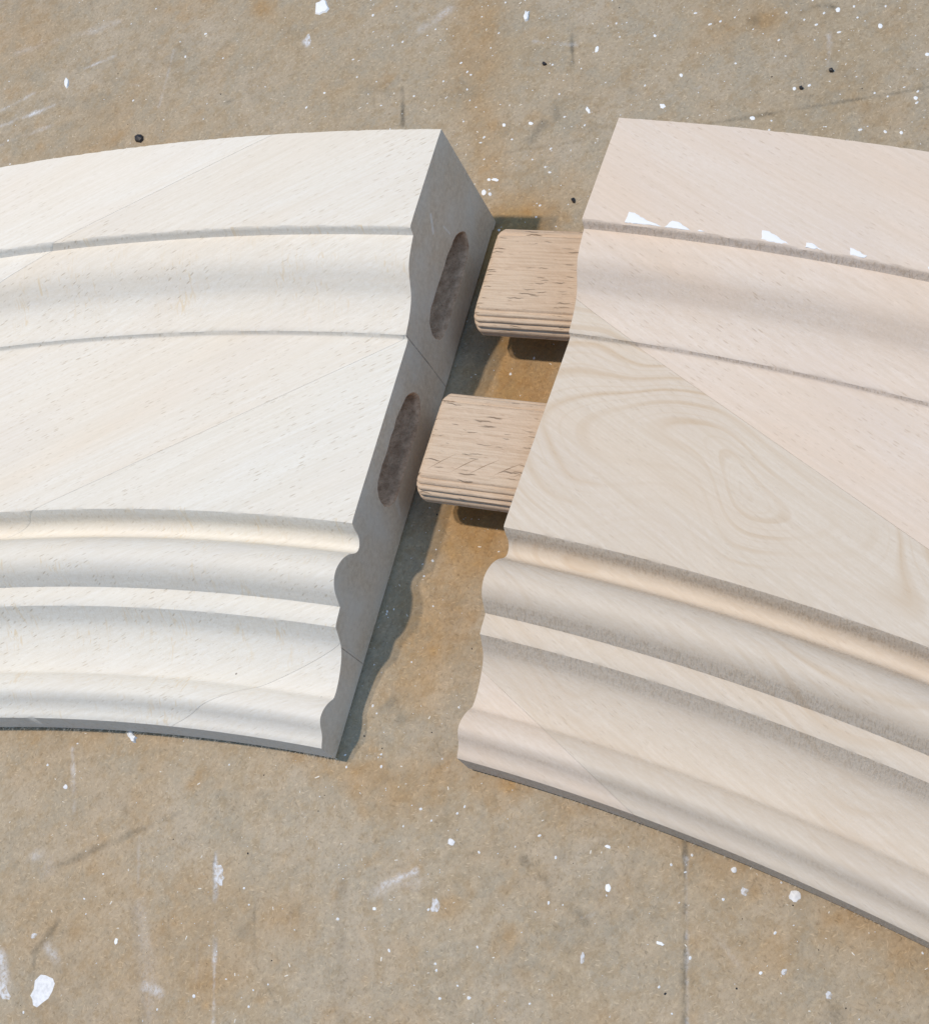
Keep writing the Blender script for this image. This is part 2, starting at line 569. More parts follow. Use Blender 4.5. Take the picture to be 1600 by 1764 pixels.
sRr = [((40.3, 3.6), (10.5, -77.0)), ((-15.5, -35.3), (8.5, -70.0))]
TEN = [(529.5, 11.0), (492.8, 11.0)]
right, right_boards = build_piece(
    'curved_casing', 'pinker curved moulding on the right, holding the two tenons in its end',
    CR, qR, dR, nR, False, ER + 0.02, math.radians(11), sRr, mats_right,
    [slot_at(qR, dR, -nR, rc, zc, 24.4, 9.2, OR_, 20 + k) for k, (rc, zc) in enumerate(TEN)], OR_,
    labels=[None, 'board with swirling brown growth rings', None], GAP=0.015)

# ------------------------------------------------------------------ pale, thin raised patches along the step of the right piece
nt = NT('pale raised patch')
nt.put(nt.b.inputs['Base Color'], (0.86, 0.87, 0.88))
nt.put(nt.b.inputs['Roughness'], 0.6)
MAT_PALE = nt.m


def flake_mesh(name, pts, th, dome=0.0, seed=0, sub=0):
    """a thin solid lump with the outline pts (mm, about its own origin)"""
    bm = bmesh.new()
    n = len(pts)
    r_ = random.Random(seed)
    cx = sum(p[0] for p in pts) / n; cy = sum(p[1] for p in pts) / n
    bot = [bm.verts.new((x * MM, y * MM, 0)) for x, y in pts]
    top = [bm.verts.new(((cx + (x - cx) * .86) * MM, (cy + (y - cy) * .86) * MM, th * (0.75 + r_.uniform(-.2, .2)) * MM)) for x, y in pts]
    cen = bm.verts.new((cx * MM, cy * MM, (th + dome) * MM))
    for j in range(n):
        k = (j + 1) % n
        bm.faces.new((bot[j], bot[k], top[k], top[j]))
        bm.faces.new((top[j], top[k], cen))
    bm.faces.new(bot[::-1])
    bmesh.ops.recalc_face_normals(bm, faces=bm.faces)
    me = bpy.data.meshes.new(name)
    bm.to_mesh(me); bm.free()
    return me


pale_shapes = [[(1082, 364), (1092, 366), (1112, 377), (1138, 391), (1112, 391), (1075, 386)],
         [(1158, 379), (1168, 382), (1185, 393), (1190, 397), (1144, 393)],
         [(1203, 395), (1217, 400), (1200, 399)],
         [(1312, 395), (1324, 397), (1346, 412), (1362, 421), (1336, 418), (1311, 412)],
         [(1390, 417), (1399, 419), (1417, 430), (1386, 426)],
         [(1464, 425), (1476, 430), (1492, 440), (1486, 448), (1462, 442)],
         [(1596, 458), (1612, 466), (1600, 472)]]
step_board = right_boards[0]
for k, t in enumerate(pale_shapes):
    P = []
    for (x, y) in t:
        w = at_xy(x, y, 32.0)
        v = w - CR; rr_ = np.linalg.norm(v)
        if rr_ < 531.1: w = CR + v / rr_ * 531.1
        P.append(w - OR_)
    c0 = sum(P) / len(P)
    r_ = random.Random(600 + k)
    Q = []
    for a_, b_ in zip(P, P[1:] + P[:1]):
        ln = np.linalg.norm(b_ - a_); kk = max(2, int(ln / .5))
        for j in range(kk):
            w = a_ + (b_ - a_) * j / kk + np.array([r_.uniform(-1, 1), r_.uniform(-1, 1)]) * .12
            v = w + OR_ - CR; rr_ = np.linalg.norm(v)
            if rr_ < 531.05: w = CR + v / rr_ * 531.05 - OR_
            Q.append(w)
    me = flake_mesh('pale_patch', [tuple(p - c0) for p in Q], 0.10, 0.02, k)
    o = link('pale_patch', me, right, MAT_PALE)
    o.location = (c0[0] * MM, c0[1] * MM, 31.97 * MM)

# ------------------------------------------------------------------ tenons
nt = NT('coarse beech tenon')
mm_ = nt.vmath('SCALE', nt.tc.outputs['Object'], 1000.0)
oi = nt.t.nodes.new('ShaderNodeObjectInfo')
mm_ = nt.vmath('ADD', mm_, nt.vmath('SCALE', (3.0, 7.0, 2.0), nt.math('MULTIPLY', oi.outputs['Random'], 50.0)))
base = np.array((0.64, 0.51, 0.385))
cl = nt.noise(nt.mapping(mm_, 0, (0.05, 0.22, 0.22)), 1.0, 4, 0.6, 0.5)
c_ = nt.mix(nt.mapr(cl, 0.38, 0.66), tuple(base), tuple(base * (1.02, 0.98, 0.96)))
st = nt.noise(nt.mapping(mm_, 0, (0.10, 2.6, 2.6)), 1.0, 5, 0.7)
c_ = nt.mix(nt.mapr(st, 0.42, 0.68, 0, 0.7), c_, tuple(base * (0.70, 0.62, 0.55)))
sp = nt.noise(nt.mapping(mm_, 0.5, (0.35, 1.5, 1.5)), 1.0, 4, 0.6)
c_ = nt.mix(nt.mapr(sp, 0.52, 0.7, 0, 0.35), c_, tuple(base * (1.12, 1.12, 1.14)))
wv = nt.vmath('ADD', mm_, nt.vmath('SCALE', nt.noise(mm_, 0.5, 2, out=1), 0.8))
d1 = nt.dashes(wv, 9.0, 0.55, 0.40, 2.2, 0.22)
d2 = nt.dashes(wv, 5.5, 0.42, 0.36, 6.2, 0.20)
dd = nt.math('MAXIMUM', d1, nt.math('MULTIPLY', d2, 0.8))
d3 = nt.dashes(wv, 3.0, 0.33, 0.45, 9.2, 0.22)
c_ = nt.mix(nt.math('MULTIPLY', d3, 0.45), c_, (0.27, 0.17, 0.11))
c_ = nt.mix(nt.math('MULTIPLY', dd, 0.62), c_, (0.20, 0.125, 0.08))
nt.put(nt.b.inputs['Base Color'], c_)
nt.put(nt.b.inputs['Roughness'], 0.75)
nt.put(nt.b.inputs['Specular IOR Level'], 0.2)
h_ = nt.math('ADD', nt.math('MULTIPLY', st, 0.6), nt.math('MULTIPLY', dd, -1.6))
h_ = nt.math('ADD', h_, nt.math('MULTIPLY', nt.noise(mm_, 2.2, 3), 0.5))
nt.put(nt.b.inputs['Normal'], nt.bump(h_, 0.8, 0.00022))
MAT_TENON = nt.m

nt = NT('diagonal scratch in tenon')
nt.put(nt.b.inputs['Base Color'], (0.30, 0.20, 0.13))
nt.put(nt.b.inputs['Roughness'], 0.9)
MAT_SCR = nt.m


def tenon(rc, zc, out, length, W_, T_, label, seed, skew=0.0):
    """loose tenon: local x = along its length towards the left piece, y = across, z = up"""
    r_ = random.Random(seed)
    R = 4.0
    sec = []
    half = W_ / 2
    flat = half - R
    for s_ in (1, -1):
        # edge: rounded, with flutes
        N = 44
        for k in range(N + 1):
            a = math.pi / 2 - math.pi * k / N
            fl = 0.0
            t = k / N
            # three flutes on each shoulder
            for f0 in (0.10, 0.21, 0.32, 0.43, 0.57, 0.75, 0.9):
                fl = max(fl, math.exp(-((t - f0) / 0.024) ** 2))
            rr2 = 1.0
            y = flat + R * abs(math.cos(a)) ** 0.90
            z = T_ / 2 * (abs(math.sin(a)) ** 0.90) * (1 if math.sin(a) >= 0 else -1)
            y -= fl * 0.55 * abs(math.cos(a))
            z -= fl * 0.55 * math.sin(a)
            sec.append((y * s_, z * s_, fl))
        for k in range(1, 12):
            sec.append((flat * s_ * (1 - 2 * k / 12), -T_ / 2 * s_, 0))
    bm = bmesh.new()
    xs = [-(length - out), -8, -2, 0] + [out * k / 12 for k in range(1, 12)] + [out - 1.0, out - 0.5, out - 0.18, out]
    rings = []
    for x in xs:
        e = max(0.0, (x - (out - 1.1)) / 1.1)
        sh = e * e * 0.55
        ring = []
        for (y, z, fl) in sec:
            ys = y * (1 - sh * 1.5 / half) ; zs = z * (1 - sh * 0.8 / (T_ / 2))
            wob = 0.04 * math.sin(x * 0.9 + y * 2.0 + seed) + 0.03 * math.sin(x * 2.3 + y * 5)
            # corners of the tip are rounded in plan
            cx = max(0.0, abs(y) - (half - 2.0)) / 2.0
            xx = x - (0.5 * cx * cx if x > out * 0.75 else 0) * min(1.0, max(0.0, (x - out * .75) / (out * .25)))
            if x > out * 0.75 and zs > 0: xx -= 1.0 * (zs / 4.1) ** 2 * (x - out * .75) / (out * .25)
            ring.append(bm.verts.new((xx * MM, ys * MM, (zs + (wob if fl > 0.2 else wob * .3)) * MM)))
        rings.append(ring)
    n = len(sec)
    for a, b in zip(rings[:-1], rings[1:]):
        for j in range(n):
            bm.faces.new((a[j], b[j], b[(j + 1) % n], a[(j + 1) % n]))
    for ring in (rings[0], rings[-1]):
        bm.faces.new(ring)
    bmesh.ops.recalc_face_normals(bm, faces=bm.faces)
    me = bpy.data.meshes.new('tenon')
    bm.to_mesh(me); bm.free()
    me.polygons.foreach_set('use_smooth', [True] * len(me.polygons))
    me.set_sharp_from_angle(angle=math.radians(45))
    o = link('tenon', me, None, MAT_TENON)
    p = qR + dR * rc
    o.location = (p[0] * MM, p[1] * MM, zc * MM)
    o.rotation_euler = (0, 0, math.atan2(nR[1], nR[0]) + skew)
    tag(o, label, 'tenon', 'fluted wooden tenons joining the casing pieces')
    return o


ten1 = tenon(529.5, 11.0, 25.5, 42, 22.4, 8.2, 'upper fluted beech tenon, nearer the thick outer rim of the mouldings', 1, 0.070)
ten2 = tenon(492.8, 11.0, 24.1, 42, 21.6, 8.2, 'lower fluted beech tenon with diagonal scratches, nearer the narrow beads', 2, 0.055)


def scratch(o, a, b, w, parent_name='scratch'):
    """hair-thin cut lying in the top face of a tenon"""
    a, b = np.array(a), np.array(b)
    t = (b - a) / np.linalg.norm(b - a); nn = np.array([-t[1], t[0]])
    mid = (a + b) / 2 + nn * 0.12
    P = [a, mid - nn * w / 2, b, mid + nn * w / 2]
    me = flake_mesh('scratch', [tuple(p - mid) for p in P], 0.02)
    s_ = link('scratch', me, o, MAT_SCR)
    s_.location = (mid[0] * MM, mid[1] * MM, 4.115 * MM)


for k in range(6):
    x0 = 21.5 - k * 4.3 + (0.4, -.3, .2, -.2, .3, 0)[k]
    scratch(ten2, (x0, 6.6 - .15 * k), (x0 - 5.2, 2.6 + .1 * k), (.09, .13, .15, .15, .14, .10)[k])

# ------------------------------------------------------------------ workbench top
def vnoise(X, Y, s, seed):
    r_ = np.random.default_rng(seed)
    G = r_.random((257, 257))
    x = (X / s) + 57.3; y = (Y / s) + 91.7
    xi = np.floor(x).astype(int); yi = np.floor(y).astype(int)
    fx = x - xi; fy = y - yi
    fx = fx * fx * (3 - 2 * fx); fy = fy * fy * (3 - 2 * fy)
    xi %= 256; yi %= 256
    return (G[xi, yi] * (1 - fx) + G[xi + 1, yi] * fx) * (1 - fy) + (G[xi, yi + 1] * (1 - fx) + G[xi + 1, yi + 1] * fx) * fy


def fbm(X, Y, s, seed, o=4):
    a = 0; w = 0.5; t = 0
    for k in range(o):
        a = a + w * vnoise(X, Y, s / 2 ** k, seed + k); t += w; w *= .55
    return a / t


def axis(lo, hi, flo, fhi, step):
    a = list(np.linspace(lo, flo, 14)[:-1]) + list(np.arange(flo, fhi, step)) + list(np.linspace(fhi, hi, 14))
    return np.array(a)


xs = axis(-600, 600, -150, 160, 0.42)
ys = axis(-480, 560, -135, 235, 0.42)
X, Y = np.meshgrid(xs, ys, indexing='ij')
# pixel position of each vertex, used to read off where each stain lies on the board
D3 = np.stack([X - cam_o[0], Y - cam_o[1], np.zeros_like(X) - cam_o[2]], -1)
Zc = -(D3 @ back)
Zc = np.where(Zc < 10, 10, Zc)
PX = PW / 2 + F_PX * (D3 @ cam_r) / Zc
PY = PH / 2 - F_PX * (D3 @ cam_u) / Zc


def seg(x0, y0, x1, y1):
    """distance in mm to a stroke given by two places of the photograph"""
    a = at_xy(x0, y0); b = at_xy(x1, y1)
    ab = b - a
    h = np.clip(((X - a[0]) * ab[0] + (Y - a[1]) * ab[1]) / (ab @ ab + 1e-9), 0, 1)
    return np.hypot(X - a[0] - ab[0] * h, Y - a[1] - ab[1] * h)


def poly(pts):
    d = None
    for (a, b) in zip(pts[:-1], pts[1:]):
        s_ = seg(*a, *b)
        d = s_ if d is None else np.minimum(d, s_)
    return d


def soft(d, r, w):
    return np.clip((r + w - d) / w, 0, 1) ** 1.3


n_a = fbm(X, Y, 9, 11); n_b = fbm(X, Y, 2.2, 22, 3); n_c = fbm(X, Y, 40, 33); n_d = fbm(X, Y, 4, 44, 4)
och = np.zeros_like(X); drk = np.zeros_like(X); wht = np.zeros_like(X)
wob = (n_a - 0.5) * 9 + (n_b - 0.5) * 3
# ochre glue-stained band running down the board under the joint
och = np.maximum(och, 0.40 * soft(poly([(815, -60), (825, 120), (835, 300)]) + wob, 1.0, 8))
och = np.maximum(och, 0.95 * soft(poly([(880, 400), (915, 560), (900, 660), (850, 820), (825, 930)]) + wob * .6, 5.0, 9))
och = np.maximum(och, 0.55 * soft(poly([(825, 930), (760, 1050), (720, 1160)]) + wob, 3.0, 9))
och = np.maximum(och, 0.5 * soft(seg(690, 1370, 740, 1350) + wob, 1.0, 8))
och = np.maximum(och, 0.45 * soft(seg(560, 1325, 640, 1335) + wob, 1.0, 5))
for (x, y, r, k) in [(450, 8, 5, .7), (880, 1620, 3, .6), (880, 1340, 4, .75), (835, 1345, 5, .5), (640, 1290, 3, .4), (355, 1732, 2, .8),
                     (365, 1700, 5, .35), (500, 1580, 4, .35), (1325, 35, 4, .6), (1545, 45, 3, .35), (1470, 1580, 7, .45), (1580, 1640, 7, .55),
                     (930, 1540, 5, .3), (385, 95, 3, .35), (345, 1340, 3, .3), (770, 1560, 3, .5), (1330, 1640, 4, .35), (250, 1380, 5, .25), (50, 60, 12, .3)]:
    a = at_xy(x, y)
    och = np.maximum(och, .75 * k * soft(np.hypot(X - a[0], Y - a[1]) + wob * .7, r * .3, r))
och = np.clip(och + 0.30 * np.clip((n_c - 0.5) * 3, 0, 1) + .16 * np.clip((n_a - .58) * 5, 0, 1) + .16 * np.clip((n_d - .64) * 6, 0, 1), 0, 1)
gry = np.clip((fbm(X, Y, 16, 77, 4) - .48) * 5, 0, 1)
drk = drk + 0.0
och *= 0.65 + 0.7 * n_d
# dark rubs and grooves
for (x0, y0, x1, y1, w, k) in [(1180, 1445, 1180, 1790, .35, .65), (1172, 1500, 1176, 1764, .10, .3), (370, 1470, 371, 1640, .10, .45), (438, 1548, 438, 1660, .16, .6),
                               (440, 1660, 480, 1740, .15, .4), (0, 1535, 310, 1400, .5, .33), (590, 1480, 588, 1764, .9, .22),
                               (690, 1195, 668, 1235, 1.2, .0), (985, 60, 987, 150, .25, .55), (985, 60, 988, 40, .2, .3),
                               (1205, 215, 1600, 150, .25, .42), (870, 262, 1060, 232, .3, .25), (385, 178, 405, 170, .2, .5),
                               (693, 150, 694, 215, .25, .5), (60, 1640, 100, 1590, .8, .4), (55, 1764, 60, 1640, .3, .35), (230, 1560, 245, 1760, .8, .18),
                               (905, 1480, 1010, 1590, .8, .40), (1420, 8, 1445, 14, .4, .5), (1380, 20, 1420, 5, .4, .35),
                               (952, 160, 960, 200, 1.0, .35), (915, 240, 935, 215, 1.2, .35), (1030, 1705, 1040, 1764, .7, .0), (1430, 1700, 1435, 1764, 1.2, .35),
                               (640, 1500, 1000, 1440, .3, .16), (120, 30, 125, 500, .3, .16), (0, 1330, 300, 1290, .25, .12)]:
    d = seg(x0, y0, x1, y1) + (n_b - 0.5) * .8
    k = min(1, k * 1.7)
    drk = np.maximum(drk, k * soft(d + (n_a - .5) * 1.5 * w, w * .4, max(.45, 1.5 * w)) * np.clip((n_d - .25) * 2.2, 0, 1.2))
for (x, y, r, k) in [(28, 1452, 2, .6), (26, 1490, 1.4, .55), (215, 1395, 2.5, .4), (445, 1378, 3, .45), (388, 1385, 2, .4), (415, 1435, 3, .35), (420, 1605, 2, .4),
                     (670, 1210, 4, .55), (690, 1238, 2, .6), (735, 1260, 4, .35), (720, 1275, 4, .25), (110, 1600, 2, .4), (955, 180, 4, .35), (1090, 1480, 2, .4),
                     (965, 1475, 3, .35), (1038, 1560, 2, .5), (860, 1500, 3, .3), (320, 1440, 3, .2), (1090, 155, 2, .4), (1298, 35, 2, .5), (640, 1305, 2, .45),
                     (655, 1385, 3, .35), (855, 380, 3, .5)]:
    a = at_xy(x, y)
    drk = np.maximum(drk, k * soft(np.hypot(X - a[0], Y - a[1]) + wob * .35, r * .2, r) * np.clip((n_b - .36) * 4, 0, 1))
# rubbed-in white
for (x0, y0, x1, y1, w, k) in [(-10, 222, 105, 176, .35, .75), (-10, 196, 60, 160, .15, .35), (145, 118, 200, 95, .2, .35), (300, 85, 275, 180, .3, .22),
                               (660, 775 + 750, 715, 1503, .45, .5), (725, 50, 790, 5, .7, .22), (372, 1470, 368, 1764, .10, .5), (80, 1630, 100, 1660, .6, .3),
                               (240, 1560, 262, 1764, 1.0, .10), (60, 1480, 80, 1500, 1.0, .35), (0, 1650, 8, 1700, 1.0, .5),
                               (640, 1540, 720, 1520, .8, .18), (525, 70, 530, 75, .5, .4), (250, 1700, 275, 1712, .5, .5), (30, 90, 200, 40, .8, .14),
                               (985, 1480, 1000, 1470, .2, .2), (1182, 1480, 1184, 1764, .1, .25), (0, 250, 90, 215, .4, .2), (125, 1290, 128, 1400, .2, .25),
                               (1427, 60, 1428, 110, .4, .35)]:
    d = seg(x0, y0, x1, y1) + (n_b - 0.5) * 1.0
    k = k * 1.5
    wht = np.maximum(wht, k * soft(d + (n_a - .5) * 2 * w, w * .3, max(.5, 2.0 * w)) * np.clip((n_d - .3) * 2.6, 0, 1.3))
drk = np.maximum(drk, .20 * gry * np.clip((n_b - .40) * 3, 0, 1))
for _k in range(60):
    _x, _y, _a = rng.uniform(0, 1600), rng.uniform(0, 1764), rng.choice([1.57, 1.52, 1.6, -.35, -.3, .1, .9])
    _l = rng.uniform(12, 90)
    _d = seg(_x, _y, _x + _l * math.cos(_a), _y + _l * math.sin(_a)) + (n_b - .5) * .5
    _m = soft(_d, .05, .45) * rng.uniform(.15, .5)
    if rng.random() < .6: drk = np.maximum(drk, _m * np.clip((n_d - .3) * 3, 0, 1))
    else: wht = np.maximum(wht, _m * .6 * np.clip((n_d - .3) * 3, 0, 1))
drk = np.clip(drk, 0, 1); wht = np.clip(wht, 0, 1)

nx, ny = X.shape
verts = np.zeros((nx * ny, 3), np.float32)
ox, oy = 0.0, 30.0
verts[:, 0] = (X.ravel() - ox) * MM; verts[:, 1] = (Y.ravel() - oy) * MM
idx = np.arange(nx * ny).reshape(nx, ny)
quads = np.stack([idx[:-1, :-1], idx[1:, :-1], idx[1:, 1:], idx[:-1, 1:]], -1).reshape(-1, 4)
# sides and underside of the 18 mm board
base_i = nx * ny
border = list(idx[:, 0]) + list(idx[-1, 1:]) + list(idx[-2::-1, -1]) + list(idx[0, -2:0:-1])
low = verts[border].copy(); low[:, 2] = -18 * MM
allv = np.vstack([verts, low])
nb = len(border)
sides = np.array([[border[(k + 1) % nb], border[k], base_i + k, base_i + (k + 1) % nb] for k in range(nb)])
me = bpy.data.meshes.new('workbench_top')
me.vertices.add(len(allv)); me.vertices.foreach_set('co', allv.ravel())
F4 = np.vstack([quads, sides])
nl = F4.size + nb
me.loops.add(nl)
loops = np.concatenate([F4.ravel(), np.arange(base_i + nb - 1, base_i - 1, -1)])
me.loops.foreach_set('vertex_index', loops.astype(np.int32))
me.polygons.add(len(F4) + 1)
starts = np.concatenate([np.arange(0, F4.size, 4), [F4.size]])
me.polygons.foreach_set('loop_start', starts.astype(np.int32))
me.update(calc_edges=True)
at_ = me.color_attributes.new('stains', 'FLOAT_COLOR', 'POINT')
cc = np.zeros((len(allv), 4), np.float32)
cc[:nx * ny, 0] = och.ravel(); cc[:nx * ny, 1] = drk.ravel(); cc[:nx * ny, 2] = wht.ravel(); cc[:, 3] = 1
at_.data.foreach_set('color', cc.ravel())

nt = NT('worn hardboard bench')
mm_ = nt.vmath('SCALE', nt.tc.outputs['Object'], 1000.0)
va = nt.t.nodes.new('ShaderNodeVertexColor'); va.layer_name = 'stains'
sc = nt.t.nodes.new('ShaderNodeSeparateColor'); nt.t.links.new(va.outputs[0], sc.inputs[0])
B0 = np.array((0.415, 0.345, 0.250))
c_ = nt.mix(nt.mapr(nt.noise(mm_, 0.03, 4, 0.6), 0.38, 0.62), tuple(B0 * (1.03, 1.05, 1.10)), tuple(B0 * (0.95, 0.90, 0.82)))
c_ = nt.mix(nt.mapr(nt.noise(mm_, 0.12, 5, 0.65), 0.45, 0.60, 0, 0.9), c_, tuple(B0 * (0.88, 0.92, 0.97)))
c_ = nt.mix(nt.mapr(nt.noise(nt.vmath('ADD', mm_, (15., 9., 2.)), 0.35, 5, 0.7), 0.48, 0.62, 0, 0.7), c_, tuple(B0 * (0.84, 0.77, 0.66)))
c_ = nt.mix(nt.mapr(nt.noise(mm_, 1.1, 4, 0.75), 0.50, 0.66, 0, 0.45), c_, tuple(B0 * (1.36, 1.35, 1.28)))
c_ = nt.mix(nt.mapr(nt.noise(nt.vmath('ADD', mm_, (5., 9., 2.)), 1.5, 4, 0.75), 0.50, 0.66, 0, 0.50), c_, tuple(B0 * (0.60, 0.56, 0.50)))
# pressed fibres lying every way
fibh = None
for k, (ang, cf, dens) in enumerate([(0.3, 1.7, .34), (1.2, 0.42, .34), (2.1, 1.6, .32), (2.8, 0.45, .30), (0.9, 1.75, .24), (1.8, .45, .26), (2.5, 1.6, .22)]):
    g = nt.mapping(nt.vmath('ADD', mm_, nt.vmath('SCALE', nt.noise(mm_, 0.3, 2, out=1), 1.0)), ang, (1, 1, 1))
    dsh = nt.dashes(g, 2.2, 0.62, dens, 1.3 + k * 5.1, 0.24)
    c_ = nt.mix(nt.math('MULTIPLY', dsh, 0.36), c_, tuple(np.clip(B0 * cf, 0, .8)))
    fibh = dsh if fibh is None else nt.math('ADD', fibh, dsh)
brk = nt.mapr(nt.noise(mm_, 1.7, 4, 0.75), 0.34, 0.58, 0.5, 1.0)
brk2 = nt.mapr(nt.noise(nt.vmath('ADD', mm_, (3., 1., 7.)), 1.6, 4, 0.8), 0.38, 0.56, 0.25, 1.2)
c_ = nt.mix(nt.mapr(nt.noise(nt.vmath('ADD', mm_, (25., 2., 4.)), 0.75, 4, 0.7), 0.60, 0.70, 0, 0.5), c_, tuple(B0 * (0.55, 0.48, 0.40)))
c_ = nt.mix(nt.math('MULTIPLY', sc.outputs[0], 1.0), c_, nt.mix(1.0, c_, (0.98, 0.72, 0.40, 1), 'MULTIPLY'))
c_ = nt.mix(nt.math('MULTIPLY', nt.math('MULTIPLY', sc.outputs[1], brk), 0.9), c_, (0.085, 0.078, 0.060))
c_ = nt.mix(nt.math('MULTIPLY', sc.outputs[2], brk2), c_, (0.66, 0.68, 0.72))
nt.put(nt.b.inputs['Base Color'], c_)
nt.put(nt.b.inputs['Roughness'], nt.mapr(nt.noise(mm_, 0.4, 4, 0.6), 0.3, 0.7, 0.45, 0.72))
nt.put(nt.b.inputs['Specular IOR Level'], 0.35)
h_ = nt.math('ADD', nt.noise(mm_, 1.3, 5, 0.7), nt.math('MULTIPLY', fibh, 0.25))
h_ = nt.math('SUBTRACT', h_, nt.math('MULTIPLY', sc.outputs[1], 0.8))
nt.put(nt.b.inputs['Normal'], nt.bump(h_, 0.5, 0.00016))
bench = link('workbench_top', me, None, nt.m)
bench.location = (ox * MM, oy * MM, 0)
tag(bench, 'worn brown hardboard workbench top with ochre stains and paint specks', None, None, 'structure')

# ------------------------------------------------------------------ paint, chips, crumbs, dust
nt = NT('white paint')
mm_ = nt.vmath('SCALE', nt.tc.outputs['Object'], 1000.0)
c_ = nt.mix(nt.mapr(nt.noise(mm_, 1.2, 3), 0.4, 0.7), (0.80, 0.82, 0.85), (0.62, 0.64, 0.68))
nt.put(nt.b.inputs['Base Color'], c_); nt.put(nt.b.inputs['Roughness'], 0.5)
MAT_PAINT = nt.m
nt = NT('bright white flake')
nt.put(nt.b.inputs['Base Color'], (0.88, 0.90, 0.92)); nt.put(nt.b.inputs['Roughness'], 0.5)
MAT_FLAKE = nt.m
nt = NT('thin rubbed paint')
mm_ = nt.vmath('SCALE', nt.tc.outputs['Object'], 1000.0)
c_ = nt.mix(nt.mapr(nt.noise(mm_, 1.0, 4, .7), 0.42, 0.6), (0.66, 0.68, 0.72), (0.44, 0.38, 0.31))
nt.put(nt.b.inputs['Base Color'], c_); nt.put(nt.b.inputs['Roughness'], 0.6)
MAT_RUB = nt.m
nt = NT('black crumb')
nt.put(nt.b.inputs['Base Color'], (0.018, 0.018, 0.024)); nt.put(nt.b.inputs['Roughness'], 0.5)
MAT_BLACK = nt.m
nt = NT('pale sawdust')
nt.put(nt.b.inputs['Base Color'], (0.86, 0.80, 0.70)); nt.put(nt.b.inputs['Roughness'], 0.7)
MAT_DUST = nt.m


def blob(px, py, rx, ry, ang, seed, n=14, rag=0.18):
    """irregular outline; rx, ry in photograph pixels across the place, turned into mm on the bench"""
    r_ = random.Random(seed)
    c0 = at_xy(px, py)
    ca, sa = math.cos(ang), math.sin(ang)
    P = []
    for k in range(n):
        a = 2 * math.pi * k / n
        q = 1 + r_.uniform(-rag, rag)
        x, y = rx * q * math.cos(a), ry * q * math.sin(a)
        w = at_xy(px + x * ca - y * sa, py + x * sa + y * ca)
        P.append(tuple(w - c0))
    return c0, P


# paint splashes belong to the bench: they cannot be lifted away
for k, (x, y, rx, ry, a, mt, rag) in enumerate([
        (72, 1706, 30, 16, -1.05, MAT_PAINT, .20), (3, 1705, 10, 18, -.5, MAT_RUB, .3), (377, 1508, 9, 17, -.2, MAT_RUB, .35),
        (777, 1451, 6, 6, 0, MAT_PAINT, .15), (749, 1560, 7, 13, .1, MAT_RUB, .3), (1047, 1530, 5, 7, 0, MAT_FLAKE, .1),
        (1369, 1544, 10, 10, 0, MAT_PAINT, .12), (1264, 1499, 5, 5, 0, MAT_PAINT, .12), (1281, 1536, 7, 7, .4, MAT_RUB, .3),
        (1137, 1626, 7, 3, .4, MAT_FLAKE, .25), (1350, 1675, 5, 6, 0.5, MAT_RUB, .2), (1427, 1715, 6, 7, 0, MAT_RUB, .25),
        (1003, 1651, 4, 9, .1, MAT_RUB, .25), (1047, 1459, 5, 3, .3, MAT_FLAKE, .2), (113, 1356, 4, 4, 0, MAT_PAINT, .2),
        (59, 1612, 6, 4, -.5, MAT_RUB, .25), (530, 68, 5, 9, .1, MAT_RUB, .3), (1461, 1560, 4, 4, 0, MAT_PAINT, .2),
        (1310, 1677, 3, 3, 0, MAT_FLAKE, .2), (1516, 44, 4, 4, 0, MAT_FLAKE, .1), (1443, 16, 4, 4, 0, MAT_FLAKE, .15),
        (1028, 84, 3, 5, .2, MAT_FLAKE, .15), (1097, 300 - 98, 0.1, 0.1, 0, MAT_FLAKE, .1), (1296, 203, 5, 3.5, .1, MAT_FLAKE, .15),
        (1141, 182, 5, 4, .1, MAT_FLAKE, .2), (1597, 93, 4, 3, 0, MAT_FLAKE, .1), (833, 331, 4, 5, .2, MAT_FLAKE, .15),
        (868, 215, 3, 3, 0, MAT_FLAKE, .15), (914, 212, 4, 3, 0, MAT_FLAKE, .15), (1368, 152, 3, 3, 0, MAT_FLAKE, .1),
        (1173, 129, 3, 3, 0, MAT_FLAKE, .15), (842, 309, 3, 2.5, .2, MAT_FLAKE, .15), (853, 309, 6, 2.5, .15, MAT_FLAKE, .25),
        (844, 334, 3, 3, 0, MAT_PAINT, .15), (1577, 168, 4, 3, .3, MAT_FLAKE, .2), (1552, 228, 3, 3, 0, MAT_FLAKE, .15),
        (1553, 1643, 0.1, .1, 0, MAT_PAINT, .1), (645, 1566, 3, 3, 0, MAT_FLAKE, .2), (334, 1717, 3, 3, 0, MAT_PAINT, .2),
        (200, 1622, 3, 5, .2, MAT_FLAKE, .2), (1013, 190, 3, 6, -.5, MAT_FLAKE, .3)]):
    if rx < 1: continue
    c0, P = blob(x, y, rx, ry, a, 100 + k, 14, rag)
    me = flake_mesh('paint_spot', P, 0.06, 0.05, k)
    o = link('paint_spot', me, bench, mt)
    o.location = ((c0[0] - ox) * MM, (c0[1] - oy) * MM, 0.005 * MM)

